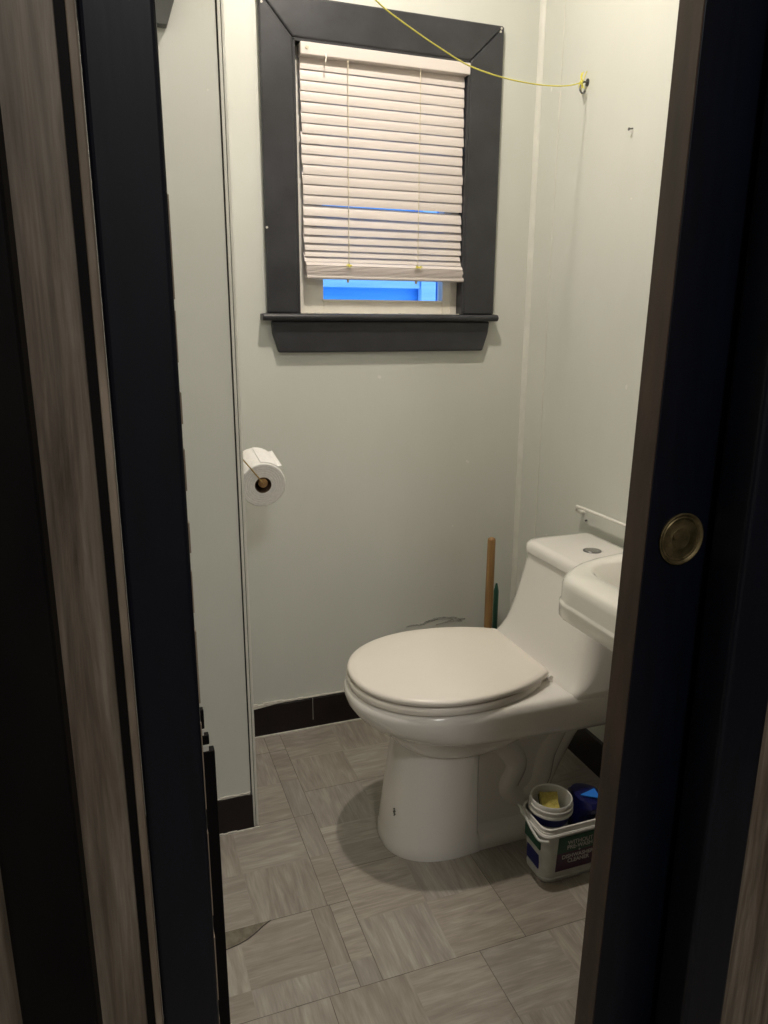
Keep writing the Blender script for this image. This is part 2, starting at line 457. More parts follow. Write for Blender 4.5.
# small nails and chips in the casing corners
bm = bmesh.new()
for (x, z) in ((1.038, 1.936), (1.036, 1.928), (.406, 1.917), (.402, 1.42)):
    prism(bm, [(x+.003*math.cos(t*PI/4), z+.003*math.sin(t*PI/4)) for t in range(8)], 'y', yc0-.0012, yc0+.001)
obj('nail', bm, M['caulk'], win)

# ------------------------------------------------------------------ blinds
bl = thing('window_blind', 'cream horizontal slat blind hanging in the black framed window', 'window blind', (.725, 2.0, WZ0))
yb = 1.988
bm = bmesh.new(); box(bm, .497, .951, yb-.019, yb+.014, 1.818, 1.8455)
obj('headrail', bm, M['blind'], bl, bevel=.002)
bm = bmesh.new(); prism(bm, [(.513+.004*math.cos(t*PI/6), 1.833+.004*math.sin(t*PI/6)) for t in range(12)], 'y', yb-.0205, yb-.019)
obj('end_screw', bm, M['cord'], bl)
def slat(bm, z, tilt, x0=.5, x1=.944, dz0=0., dz1=0., w=.0287, yy=0.):
    n = 7; th = .0006; top = []; bot = []
    for (x, dz) in ((x0, dz0), (x1, dz1)):
        t = []; b = []
        for i in range(n+1):
            s = (i/n-.5); u = s*w; c = .0022*(1-4*s*s)    # crown
            # u runs along slat width: from room-side/bottom to glass-side/top
            ca, sa = math.cos(tilt), math.sin(tilt)
            y = yb+yy+u*ca-c*sa; zz = z+dz+u*sa+c*ca
            t.append(bm.verts.new((x, y, zz))); b.append(bm.verts.new((x, y+th*sa, zz-th*ca-.0)))
        top.append(t); bot.append(b)
    for i in range(n):
        bm.faces.new((top[0][i], top[1][i], top[1][i+1], top[0][i+1]))
        bm.faces.new((bot[0][i+1], bot[1][i+1], bot[1][i], bot[0][i]))
    bm.faces.new((top[0][0], bot[0][0], bot[1][0], top[1][0])); bm.faces.new((top[0][n], top[1][n], bot[1][n], bot[0][n]))
    for k in (0, 1): bm.faces.new(top[k]+bot[k][::-1])
bm = bmesh.new()
zs = [1.804-.0237*i for i in range(14)]
for i, z in enumerate(zs):
    j = random.uniform(-.0015, .0015); jx = random.uniform(-.002, .002)
    slat(bm, z+random.uniform(-.0006, .0006), math.radians(79+random.uniform(-2, 2)), .4995+jx, .9435+jx, j*.4, -j*.4)
slat(bm, 1.4685, math.radians(72), .500, .944, 0, -.004)
slat(bm, 1.4440, math.radians(66), .4995, .9435, 0, -.001)
for z, a in ((1.422, 68), (1.402, 66), (1.384, 64), (1.368, 60), (1.354, 55)):
    slat(bm, z, math.radians(a), .5+random.uniform(-.002, .002), .944+random.uniform(-.002, .002), 0, random.uniform(-.001, .001))
obj('slats', bm, M['blind'], bl, smooth=30)
bm = bmesh.new()
for k in range(8): slat(bm, 1.341-k*.0036, math.radians(34-k*1.5), .503+random.uniform(-.001, .001), .947+random.uniform(-.002, .002), random.uniform(-.0006, .0006), -.001, yy=-.004)
obj('stacked_slats', bm, M['blind'], bl, smooth=30)
bm = bmesh.new(); prism(bm, [(yb-.0165, 1.300), (yb-.0175, 1.306), (yb-.012, 1.313), (yb+.008, 1.313), (yb+.010, 1.300)], 'x', .503, .951)
obj('bottom_rail', bm, M['blind'], bl, bevel=.002)
for cx in (.617, .812):
    bm = bmesh.new()
    pts = [(cx+random.uniform(-.0006, .0006), yb-.0155, 1.818-(1.818-1.335)*i/24) for i in range(25)]
    tube(bm, pts, .0011, 6)
    tube(bm, [(cx+.004, yb+.015, 1.818), (cx+.004, yb+.015, 1.34)], .0008, 5)
    cd = obj('ladder_cord', bm, M['cord'], bl)
    bm = bmesh.new()
    for k in range(16):
        a = random.uniform(0, 2*PI); r = random.uniform(.003, .012)
        p0 = (cx, yb-.018, 1.334); p1 = (cx+r*1.2*math.cos(a), yb-.020-random.uniform(0, .004), 1.334+r*.5*math.sin(a))
        tube(bm, [p0, ((p0[0]+p1[0])/2, p0[1]-.003, (p0[2]+p1[2])/2+.002), p1], .0009, 5)
    obj('cord_knot', bm, M['yellow_cord'], cd)
    bm = bmesh.new(); lathe(bm, cx, yb-.006, [(.0015, 1.292), (.0035, 1.294), (.0035, 1.300)], 12)
    obj('cord_plug', bm, M['cord'], bl)
bm = bmesh.new(); tube(bm, [(.559, yb-.021, 1.823), (.559, yb-.026, 1.815), (.557, yb-.026, 1.803)], .0016, 6)
obj('tilt_hook', bm, M['vinyl_white'], bl)

# neighbouring building outside, lit by daylight
nb = thing('neighbour_wall', 'blue clapboard wall seen through the gap below the blind', 'outside wall', (.8, 3.1, 0))
bm = bmesh.new()
for k in range(26):
    z = k*.12; prism(bm, [(3.1, z), (3.088, z), (3.10, z+.12)], 'x', -1.2, 3.)
box(bm, -1.2, 3., 3.1, 3.2, 0, 3.1)
obj('siding', bm, M['siding'], nb)
obj('trim_band', B(-.5, 1.27, 3.06, 3.088, 1.325, 1.47), M['siding_pale'], nb)
obj('corner_post', B(1.275, 1.34, 3.05, 3.088, 0, 3.1), M['siding_pale'], nb)
for k in range(1): obj('corner_post', B(1.36, 1.40, 3.05, 3.088, 0, 3.1), M['siding_pale'], nb)

# ------------------------------------------------------------------ toilet
TC = 1.435
def egg(x0, x1, xm, w, z, nf=2.15, nb=3.2, n=64):
    out = []
    for i in range(n):
        a = 2*PI*i/n; c, s = math.cos(a), math.sin(a)
        if c > 0: e = nb; rx = x1-xm
        else: e = nf; rx = xm-x0
        out.append((xm+math.copysign(rx*abs(c)**(2/e), c), TC+math.copysign(w*abs(s)**(2/e), s), z))
    return out
toi = thing('toilet', 'white one-piece toilet with lid closed against the right wall', 'toilet', (.80, TC, 0))
bm = bmesh.new()
# rim and rear deck
def low(r, k): return [(x, y, z-k*(x-.55)) for x, y, z in r]
loft(bm, [low(egg(.510, 1.135, .72, .158, .322, nb=5), .05), low(egg(.480, 1.146, .70, .178, .331, nb=5), .05), low(egg(.458, 1.15, .69, .187, .345, nb=6), .045),
          low(egg(.443, 1.152, .68, .191, .368, nb=6), .02), egg(.439, 1.152, .68, .1915, .387, nb=6), egg(.442, 1.152, .68, .189, .398, nb=6),
          egg(.449, 1.150, .68, .183, .4045, nb=6), egg(.462, 1.148, .68, .172, .407, nb=6)])
# hollow-looking bowl underside
loft(bm, [egg(.600, .80, .70, .060, .225, 2.2, 2.2), egg(.566, .86, .70, .105, .248, 2.2, 2.2), egg(.541, .90, .70, .134, .275, 2.2, 2.2),
          egg(.518, .95, .70, .153, .300, 2.2, 2.3), egg(.495, 1.00, .70, .168, .328, 2.2, 2.5)])
# pedestal column, straight front part then recessed flank
def column(z, x0, x1, w, rec):
    """front of the pedestal is a blunt half oval; past xe the flank steps in by rec"""
    xe = .722; nF = 16; a = .15
    half = [(x0+a-a*math.cos(i/nF*PI/2)**(2/2.3), w*math.sin(i/nF*PI/2)**(2/2.3)) for i in range(nF)]+[(x0+a, w)]
    for k in range(1, 4): half.append((x0+a+(xe-.012-x0-a)*k/3, w-.001*k))
    w2 = w-.003
    for dx, f in ((-.008, .03), (-.004, .15), (-.001, .5), (.002, .85), (.006, 1.)): half.append((xe+dx, w2-rec*f))
    for k in range(1, 7): half.append((xe+.006+(x1-.05-xe-.006)*k/6, w2-rec))
    for k in range(1, 7):
        t = k/6*PI/2; half.append((x1-.05+.05*math.sin(t), (w2-rec)*math.cos(t)**.6 if k < 6 else 0))
    return [(x, TC+y, z) for x, y in half]+[(x, TC-y, z) for x, y in half[-2:0:-1]]
cols = [(.0, .519, .925, .117, .003), (.012, .517, .925, .118, .003), (.030, .520, .925, .117, .004), (.040, .522, .93, .116, .012), (.050, .523, .935, .115, .028),
        (.08, .526, .945, .114, .034), (.15, .535, .98, .110, .036), (.22, .545, 1.018, .109, .034), (.27, .553, 1.045, .110, .028), (.30, .559, 1.06, .112, .02), (.335, .565, 1.07, .112, .01)]
loft(bm, [column(*c) for c in cols])
obj('bowl', bm, M['porcelain'], toi, smooth=38)
# moulded trapway bulging out of the recess
bm = bmesh.new()
P = smoothpath([(.76, TC-.045, .25), (.80, TC-.046, .235), (.835, TC-.048, .18), (.815, TC-.048, .12), (.855, TC-.048, .085), (.90, TC-.047, .12), (.915, TC-.046, .19), (.95, TC-.045, .26), (.98, TC-.04, .30)], 6)
tube(bm, P, .037, 16)
obj('trapway', bm, M['porcelain'], toi, smooth=60)
# tank
bm = bmesh.new()
def tank_ring(z, xf, w, r): return rrect(xf, 1.150, TC-w, TC+w, r, z, 6, (.01, r, r, .01))
loft(bm, [tank_ring(.380, .880, .189, .02), tank_ring(.400, .886, .1895, .024), tank_ring(.408, .891, .189, .028), tank_ring(.416, .8985, .1885, .034), tank_ring(.43, .907, .187, .040),
          tank_ring(.45, .9165, .1845, .045), tank_ring(.475, .925, .1815, .047), tank_ring(.51, .935, .177, .045), tank_ring(.55, .945, .1725, .042), tank_ring(.59, .954, .168, .040), tank_ring(.629, .962, .164, .038)])
obj('tank', bm, M['porcelain'], toi, smooth=60)
bm = bmesh.new()
def cover(z, d): return rrect(.956+d, 1.152-d*.3, TC-.168+d, TC+.168-d, .036, z, 8, (.012, .038-d*.4, .038-d*.4, .012))
loft(bm, [cover(.6295, .006), cover(.633, 0), cover(.645, 0), cover(.6535, .003), cover(.6585, .009), cover(.6605, .02)])
obj('tank_lid', bm, M['porcelain'], toi, smooth=50)
bm = bmesh.new()
loft(bm, [[(1.062+.022*math.cos(a*PI/16), TC+.012+.022*math.sin(a*PI/16), z) for a in range(32)] for z in (.659, .6615)])
fb = obj('flush_button', bm, M['steel_dark'], toi, smooth=40)
bm = bmesh.new(); loft(bm, [[(1.062+r*math.cos(a*PI/16), TC+.012+r*math.sin(a*PI/16), z) for a in range(32)] for r, z in ((.018, .6615), (.017, .6630))])
obj('button_cap', bm, M['chrome'], fb, smooth=40)
# seat and lid
def seatring(x0, x1, w, z, inset=0., wr=.667):
    xm = .665; pts = []
    a = xm-x0; n = 30
    b = (x1-xm)/math.sqrt(1-wr*wr)
    for i in range(n+1):                       # front tip to widest, upper half
        t = i/n*PI/2; pts.append((xm-a*math.cos(t)**(2/2.1) if i < n else xm, w*math.sin(t)**(2/2.1)))
    for i in range(1, 13):
        x = xm+(x1-.012-xm)*i/12; pts.append((x, w*math.sqrt(max(0, 1-((x-xm)/b)**2))))
    ye = pts[-1][1]
    for i in range(1, 6): 
        t = i/5*PI/2; pts.append((x1-.012+.012*math.sin(t), ye-.014*(1-math.cos(t))))
    for i in range(1, 4): pts.append((x1, (ye-.014)*(1-i/4)))
    pts.append((x1, 0))
    pts = [(xm+(x-xm)*(1-inset), y*(1-inset)) for x, y in pts]
    return [(x, TC+y, z) for x, y in pts]+[(x, TC-y, z) for x, y in pts[-2:0:-1]]
bm = bmesh.new(); loft(bm, [seatring(.450, .852, .182, .407), seatring(.446, .853, .1865, .409), seatring(.445, .853, .188, .4205), seatring(.448, .852, .185, .4245)])
obj('seat', bm, M['seat_plastic'], toi, smooth=50)
bm = bmesh.new(); loft(bm, [seatring(.457, .868, .178, .4275), seatring(.449, .871, .1845, .4285), seatring(.447, .872, .1865, .433), seatring(.4485, .872, .185, .4385), seatring(.454, .870, .181, .4415),
                            seatring(.468, .866, .170, .4435), seatring(.54, .853, .11, .4445)])
obj('lid', bm, M['seat_plastic'], toi, smooth=50)
for s in (-1, 1):
    bm = bmesh.new(); box(bm, .852, .879, TC+s*.095-.014, TC+s*.095+.014, .404, .4215)
    hg = obj('hinge', bm, M['seat_plastic'], toi, bevel=.003)
    bm = bmesh.new(); tube(bm, [(.882, TC+s*.108-.010, .4165), (.882, TC+s*.108+.010, .4165)], .0065, 12)
    obj('hinge_cap', bm, M['porcelain'], hg, smooth=40)
# sediment mark: small worn mould mark on the pedestal front
bm = bmesh.new()
for k in range(5):
    zz = .095+k*.004; box(bm, .5333+.0007*(k % 2), .537, TC-.046-.003*(k % 2), TC-.044+.002*(k % 3), zz, zz+.0014)
obj('mould_mark', bm, M['grey_board'], toi)

for ch in toi.children:
    ch.location.x += 0
# ------------------------------------------------------------------ sink
def polar(poly, z, d=0., cx=.955, cy=1.0, n=72):
    """ring through the outline poly, sampled by angle round the basin centre, inset by d"""
    out = []
    for k in range(n):
        a = 2*PI*(k+.5)/n; dx, dy = math.cos(a), math.sin(a); best = 0
        for (x0, y0), (x1, y1) in zip(poly, poly[1:]+poly[:1]):
            ex, ey = x1-x0, y1-y0; den = dx*ey-dy*ex
            if abs(den) < 1e-12: continue
            t = ((x0-cx)*ey-(y0-cy)*ex)/den; u = ((x0-cx)*dy-(y0-cy)*dx)/den
            if t > 0 and -1e-6 <= u <= 1+1e-6: best = max(best, t)
        dd = 0 if cx+best*dx > XR-.006 else d
        out.append((cx+(best-dd)*dx, cy+(best-dd)*dy, z))
    return out
sk = thing('sink', 'white wall hung basin with rounded corner in front of the toilet tank', 'sink', (.96, 1.0, .55))
bm = bmesh.new()
SX0, SX1 = .745, XR-.002
half = [(SX0, 1.0), (SX0, 1.06), (SX0, 1.088), (SX0+.003, 1.102), (SX0+.014, 1.122), (SX0+.045, 1.150), (SX0+.080, 1.172), (SX0+.13, 1.190), (SX0+.20, 1.203), (SX0+.30, 1.212), (SX1, 1.218)]
OUT = half+[(x, 2.0-y) for x, y in half[:0:-1]]
def sr(z, d=0.): return polar(OUT, z, d)
def inn(x0, x1, y0, y1, r, z): return polar([(p[0], p[1]) for p in rrect(x0, x1, y0, y1, r, z, 10)], z)
loft(bm, [inn(.90, 1.02, .94, 1.06, .05, .600), inn(.86, 1.08, .89, 1.11, .06, .635), sr(.664, .03), sr(.6685, .001), sr(.671, -.0012), sr(.693, -.0014), sr(.6965, -.0012), sr(.699, .0010), sr(.702, .0018), sr(.727, .0018), sr(.7375, .005), sr(.7435, .010), sr(.746, .018),
          inn(.806, 1.075, .85, 1.150, .07, .7465), inn(.813, 1.070, .857, 1.143, .068, .742), inn(.828, 1.060, .872, 1.128, .062, .715),
          inn(.855, 1.04, .90, 1.10, .055, .665), inn(.90, 1.01, .945, 1.055, .045, .640)], cap0=True)
obj('basin', bm, M['enamel'], sk, smooth=45)
bm = bmesh.new(); lathe(bm, .955, 1.0, [(.022, .6405), (.022, .6425), (.018, .6425), (.016, .640)], 24)
obj('drain', bm, M['chrome'], sk, smooth=30)
bm = bmesh.new(); tube(bm, smoothpath([(.955, 1.0, .615), (.955, 1.0, .52), (.965, 1.0, .485), (1.0, 1.0, .475), (1.03, 1.0, .50), (1.06, 1.0, .515), (XR-.001, 1.0, .515)], 6), .017, 14)
obj('drain_pipe', bm, M['chrome'], sk, smooth=60)

# towel bar
tb = thing('towel_bar', 'thin white wire towel bar on the right wall above the toilet tank', 'towel bar', (XR, 1.50, .717))
bm = bmesh.new(); tube(bm, smoothpath([(XR-.001, 1.648, .700), (XR-.010, 1.651, .700), (XR-.019, 1.652, .706), (XR-.021, 1.647, .7135), (XR-.021, 1.636, .7165), (XR-.021, 1.5, .7165), (XR-.021, 1.32, .7165), (XR-.021, 1.306, .715), (XR-.018, 1.300, .706), (XR-.001, 1.302, .703)], 6), .0042, 10)
obj('rail', bm, M['enamel'], tb, smooth=60)
for y in (1.648, 1.302):
    bm = bmesh.new(); prism(bm, [(y+.007*math.cos(t*PI/6), .700+.007*math.sin(t*PI/6)) for t in range(12)], 'x', XR-.003, XR-.0002)
    obj('wall_plate', bm, M['enamel'], tb)

# ------------------------------------------------------------------ plunger
px, py = 1.026, 1.885
pl = thing('plunger', 'toilet plunger with wooden handle standing behind the toilet', 'plunger', (px, py, 0))
bm = bmesh.new(); tube(bm, [(px, py, .085), (px, py, .40), (px, py, .567), (px, py, .572), (px, py, .575)], [.0125, .0125, .0118, .0108, .006], 16)
obj('handle', bm, M['plunger_wood'], pl, smooth=50)
bm = bmesh.new(); lathe(bm, px, py, [(.054, .0), (.056, .012), (.052, .045), (.040, .075), (.020, .09), (.016, .11), (.0125, .112)], 32)
obj('cup', bm, M['rubber'], pl, smooth=50)
bk = thing('toilet_brush', 'dark green brush handle beside the wooden plunger handle', 'toilet brush', (1.088, 1.955, 0))
bm = bmesh.new(); tube(bm, [(1.088, 1.955, .02), (1.088, 1.955, .25), (1.088, 1.955, .375), (1.088, 1.955, .40)], [.007, .008, .008, .003], 12)
obj('handle', bm, M['green'], bk, smooth=50)
bm = bmesh.new(); lathe(bm, 1.088, 1.955, [(.020, 0), (.024, .01), (.024, .06), (.010, .075)], 20)
obj('brush_head', bm, M['green'], bk, smooth=50)

# ------------------------------------------------------------------ toilet paper
hx, hz = .317, .829
hd = thing('toilet_paper_holder', 'brass wire holder carrying the paper roll beside the window wall', 'paper holder', (XP, 1.74, hz))
bm = bmesh.new()
tube(bm, smoothpath([(XP+.001, 1.684, .905), (.262, 1.682, .899), (.29, 1.682, .864), (.311, 1.682, .836), (hx, 1.686, .829), (hx, 1.70, .829), (hx, 1.80, .829)], 5), .0016, 8)
obj('wire_arm', bm, M['brass'], hd, smooth=60)
bm = bmesh.new(); 
loft(bm, [[(hx+r*math.cos(t*PI/12), y, hz-.001+r*math.sin(t*PI/12)) for t in range(24)] for y, r in ((1.690, .006), (1.6905, .0105), (1.694, .011), (1.72, .011), (1.80, .011))])
obj('roller', bm, M['plunger_wood'], hd, smooth=50)
bm = bmesh.new(); box(bm, XP+.0005, XP+.003, 1.675, 1.81, .893, .917)
obj('wall_plate', bm, M['brass'], hd, bevel=.001)
rl = thing('toilet_paper_roll', 'white toilet paper roll hanging on the brass wire holder', 'toilet paper', (hx, 1.74, hz-.054))
bm = bmesh.new()
cz = hz-.006
def ringY(y, r, n=48): return [(hx+r*math.cos(2*PI*t/n), y, cz+r*math.sin(2*PI*t/n)) for t in range(n)]
rings = [ringY(1.81, .0195), ringY(1.81, .052), ringY(1.808, .0535), ringY(1.694, .0535), ringY(1.692, .052)]
r = .050
while r > .022: rings += [ringY(1.6915, r), ringY(1.6922, r-.0008), ringY(1.6915, r-.0016)]; r -= .0055
rings += [ringY(1.692, .0195)]
loft(bm, rings, False, False)
obj('tissue', bm, M['paper'], rl, smooth=40)
bm = bmesh.new(); loft(bm, [ringY(1.692, .0198), ringY(1.81, .0198), ringY(1.81, .0188), ringY(1.692, .0188), ringY(1.692, .0198)], False, False)
obj('core', bm, M['cardboard'], rl, smooth=40)
bm = bmesh.new()
pts = [(hx+.0545*math.cos(a), cz+.0545*math.sin(a)) for a in [math.radians(d) for d in range(95, 48, -4)]]
pts += [(pts[-1][0]+.006, pts[-1][1]+.000), (pts[-1][0]+.010, pts[-1][1]+.002)]
out2 = [(x, z+.0008) for x, z in pts[::-1]]
prism(bm, pts+out2, 'y', 1.696, 1.806)
obj('loose_sheet', bm, M['paper'], rl, smooth=40)

TILT = Matrix.Translation((hx, 1.69, hz)) @ Matrix.Rotation(math.radians(9), 4, 'X') @ Matrix.Translation((-hx, -1.69, -hz))
for o in list(rl.children)+[c for c in hd.children if c.name.startswith('roller')]:
    off = Matrix.Translation(o.parent.location); o.data.transform(off.inverted() @ TILT @ off)
# ------------------------------------------------------------------ hook, cord, lamp
hk = thing('wall_hook', 'small dark screw hook high on the right wall', 'hook', (XR, 1.762, 1.765))
bm = bmesh.new()
tube(bm, smoothpath([(XR-.001, 1.762, 1.768), (XR-.012, 1.762, 1.768), (XR-.020, 1.762, 1.760), (XR-.022, 1.760, 1.748), (XR-.015, 1.759, 1.742), (XR-.008, 1.760, 1.748)], 5), .0022, 8)
obj('hook_wire', bm, M['steel_dark'], hk, smooth=60)
bm = bmesh.new(); prism(bm, [(1.762+.007*math.cos(t*PI/6), 1.768+.009*math.sin(t*PI/6)) for t in range(12)], 'x', XR-.002, XR-.0002)
obj('base_plate', bm, M['steel_dark'], hk)
cp = [(.52, 1.385, ZC-.034), (.43, 1.40, 2.10), (.40, 1.42, 1.88), (.445, 1.435, 1.795), (.507, 1.45, 1.756), (.562, 1.47, 1.737), (.661, 1.51, 1.714), (.747, 1.55, 1.702), (.853, 1.60, 1.704), (.977, 1.66, 1.718), (1.075, 1.71, 1.738), (1.135, 1.742, 1.758), (XR-.018, 1.760, 1.770)]
sg = thing('pull_cord', 'thin yellow cord sagging from the ceiling lamp to the wall hook', 'cord', (.9, 1.6, 1.66))
bm = bmesh.new(); tube(bm, smoothpath(cp, 10), .0014, 8)
obj('line', bm, M['yellow_cord'], sg, smooth=60)
bm = bmesh.new()
for k in range(12):
    a = random.uniform(0, 2*PI); b = random.uniform(-1, 1); L = random.uniform(.010, .026)
    c0 = Vector((XR-.016, 1.761, 1.766))
    p = c0+Vector((-.004*random.random(), L*.6*math.cos(a), L*math.sin(a)))
    tube(bm, [c0, (c0+p)/2+Vector((-.004, .002*b, .002)), p], .0014, 6)
tube(bm, [(XR-.016, 1.758, 1.768), (XR-.017, 1.751, 1.778), (XR-.014, 1.747, 1.788)], .0012, 6)
obj('knot', bm, M['yellow_cord'], sg, smooth=60)

LX, LY = .53, 1.38
lp = thing('ceiling_lamp', 'small round flush ceiling lamp over the toilet', 'lamp', (LX, LY, ZC))
bm = bmesh.new(); lathe(bm, LX, LY, [(.085, ZC), (.085, ZC-.006), (.078, ZC-.022), (.066, ZC-.026), (.036, ZC-.024)], 40)
obj('housing', bm, M['enamel'], lp, smooth=40)
bm = bmesh.new(); lathe(bm, LX, LY, [(.037, ZC-.0245), (.036, ZC-.027), (.026, ZC-.032), (.004, ZC-.034)], 32)
obj('diffuser', bm, M['bulb'], lp, smooth=60)

# nail left in the right wall
bm = bmesh.new(); tube(bm, [(XR+.004, 1.569, 1.625), (XR-.010, 1.569, 1.622)], .0016, 8)
prism(bm, [(1.569+.0035*math.cos(t*PI/4), 1.622+.0035*math.sin(t*PI/4)) for t in range(8)], 'x', XR-.0115, XR-.010)
tag(obj('nail', bm, M['steel_dark']), 'small dark nail left in the right wall below the hook', 'nail')
bm = bmesh.new(); tube(bm, [(XR+.004, 1.63, .681), (XR-.004, 1.63, .680)], .0018, 8)
prism(bm, [(1.63+.003*math.cos(t*PI/4), .680+.003*math.sin(t*PI/4)) for t in range(8)], 'x', XR-.005, XR-.004)
tag(obj('screw', bm, M['steel_dark']), 'tiny dark screw in the right wall just under the white towel bar', 'screw')

# grey tapered board high on the projection
bm = bmesh.new(); prism(bm, [(-.06, 1.711), (.150, 1.711), (.168, 1.762), (.19, 1.825), (-.06, 1.825)], 'y', YP-.02, YP-.0003)
tag(obj('shelf_cleat', bm, M['grey_board'], bevel=.002), 'grey board with slanted end fixed high on the left wall', 'board')

# ------------------------------------------------------------------ tub, jar, sponge, bag
tx0, tx1, ty0, ty1 = .792, .955, 1.165, 1.277
tub = thing('plastic_tub', 'open white cleaner tub with green and purple label beside the toilet base', 'tub', (.873, 1.221, 0))
def tr(z, d, r=.024): return rrect(tx0+d, tx1-d, ty0+d, ty1-d, r, z, 7)
bm = bmesh.new()
loft(bm, [tr(.0, .014), tr(.003, .012), tr(.010, .0115), tr(.012, .013), tr(.018, .013), tr(.126, .005), tr(.128, .0035), tr(.13, .0035), tr(.13, .0065), tr(.02, .0155), tr(.006, .017)], True, True)
obj('body', bm, M['bucket'], tub, smooth=35)
bm = bmesh.new()
loft(bm, [tr(.127, .006), tr(.127, -.002), tr(.130, -.0035), tr(.1335, -.002), tr(.134, .0), tr(.137, .0), tr(.1385, .001), tr(.145, .001), tr(.146, .003), tr(.145, .0055), tr(.127, .006)], False, False)
obj('rim', bm, M['bucket_rim'], tub, smooth=35)
def side_quad(bm, xa, xb, za, zb, off=.0008):
    """patch on the front (-y) wall following its taper"""
    def y(z): return ty0+.013-(z-.018)/(.108)*.008-off
    v = [bm.verts.new((xa, y(za), za)), bm.verts.new((xb, y(za), za)), bm.verts.new((xb, y(zb), zb)), bm.verts.new((xa, y(zb), zb))]
    w = [bm.verts.new((q.co.x, q.co.y+.0005, q.co.z)) for q in v]
    bm.faces.new(v); bm.faces.new(w[::-1])
    for i in range(4): bm.faces.new((v[i], w[i], w[(i+1) % 4], v[(i+1) % 4]))
lb_bm = bmesh.new(); side_quad(lb_bm, .832, .925, .074, .117)
lg = obj('front_label', lb_bm, M['lab_green'], tub)
lb_bm = bmesh.new(); side_quad(lb_bm, .832, .925, .026, .074)
obj('label_panel', lb_bm, M['lab_purple'], lg)
def text(body, x, z, size, parent, mat):
    cu = bpy.data.curves.new('lettering', 'FONT'); cu.body = body; cu.size = size; cu.extrude = .0002
    cu.align_x = 'CENTER'; cu.align_y = 'CENTER'; cu.offset = size*.018
    t = bpy.data.objects.new('tmp', cu); C.objects.link(t); bpy.context.view_layer.update()
    me = bpy.data.meshes.new_from_object(t.evaluated_get(bpy.context.evaluated_depsgraph_get()))
    bpy.data.objects.remove(t); bpy.data.curves.remove(cu)
    yy = ty0+.013-(z-.018)/.108*.008-.0014
    me.transform(Matrix.Translation((x, yy, z)) @ Matrix.Rotation(PI/2-.074, 4, 'X'))
    me.transform(Matrix.Translation(-Vector(tub.location)))
    me.materials.append(mat); o = bpy.data.objects.new('lettering', me); C.objects.link(o); o.parent = parent
text('WITHOUT', .888, .099, .0135, lg, M['lab_white'])
text('PRE-WASH', .888, .0865, .0135, lg, M['lab_white'])
text('+', .888, .0745, .010, lg, M['lab_white'])
text('DISHWASHER', .885, .0625, .0130, lg, M['lab_white'])
text('CLEANER', .888, .0495, .0130, lg, M['lab_white'])
bm = bmesh.new()
def lx(z): return tx0+.013-(z-.018)/.108*.008-.0012
for (ya, yb2, za, zb) in ((1.19, 1.252, .082, .112),):
    box(bm, lx((za+zb)/2)-.0008, lx(za)+.001, ya, yb2, za, zb)
obj('side_label', bm, M['lab_green'], tub)
bm = bmesh.new(); box(bm, lx(.045)-.001, lx(.045)+.0015, 1.198, 1.245, .028, .062)
obj('side_panel', bm, M['lab_blue'], tub)
bm = bmesh.new(); tube(bm, smoothpath([(tx0-.004, ty1-.005, .137), (tx0-.007, ty1-.015, .150), (tx0-.008, 1.235, .142), (tx0-.008, 1.20, .127), (tx0-.004, ty0+.012, .119), (tx0+.01, ty0-.002, .122)], 6), .0032, 8)
obj('handle', bm, M['bucket'], tub, smooth=50)

jx, jy = .843, 1.226
jar = thing('plastic_jar', 'round white wide-mouthed jar with blue label standing inside the tub', 'jar', (jx, jy, .007))
bm = bmesh.new()
lathe(bm, jx, jy, [(.030, .007), (.034, .009), (.034, .12), (.040, .137), (.0425, .152), (.0485, .155), (.0485, .159), (.0458, .161), (.0458, .166), (.048, .1675), (.048, .171), (.046, .173), (.046, .182), (.0445, .184), (.0425, .182), (.038, .12), (.033, .012)], 40)
obj('body', bm, M['jar'], jar, smooth=40)
bm = bmesh.new(); lathe(bm, jx, jy, [(.0345, .03), (.0346, .03), (.0346, .119), (.0406, .1365), (.0431, .151), (.0426, .1515)], 40, False, False)
obj('label', bm, M['lab_blue'], jar, smooth=40)
sp = thing('sponge', 'worn yellow sponge with dark scouring edge stuffed inside the white jar', 'sponge', (jx, jy, .11))
bm = bmesh.new(); box(bm, -.019, .019, -.0085, .0085, -.028, .028)
bmesh.ops.subdivide_edges(bm, edges=bm.edges, cuts=4, use_grid_fill=True)
for v in bm.verts: v.co += Vector((random.uniform(-1, 1), random.uniform(-1, 1), random.uniform(-1, 1)))*.0012
T = Matrix.Translation((jx+.0, jy+.004, .155)) @ Euler((math.radians(-58), 0, math.radians(-20))).to_matrix().to_4x4()
bm.transform(T); obj('foam', bm, M['sponge'], sp, smooth=60)
bm = bmesh.new(); box(bm, -.020, .020, .0085, .013, -.030, .030)
bmesh.ops.subdivide_edges(bm, edges=bm.edges, cuts=3, use_grid_fill=True)
for v in bm.verts: v.co += Vector((random.uniform(-1, 1), random.uniform(-1, 1), random.uniform(-1, 1)))*.001
bm.transform(T); obj('scouring_pad', bm, M['scourer'], sp, smooth=60)

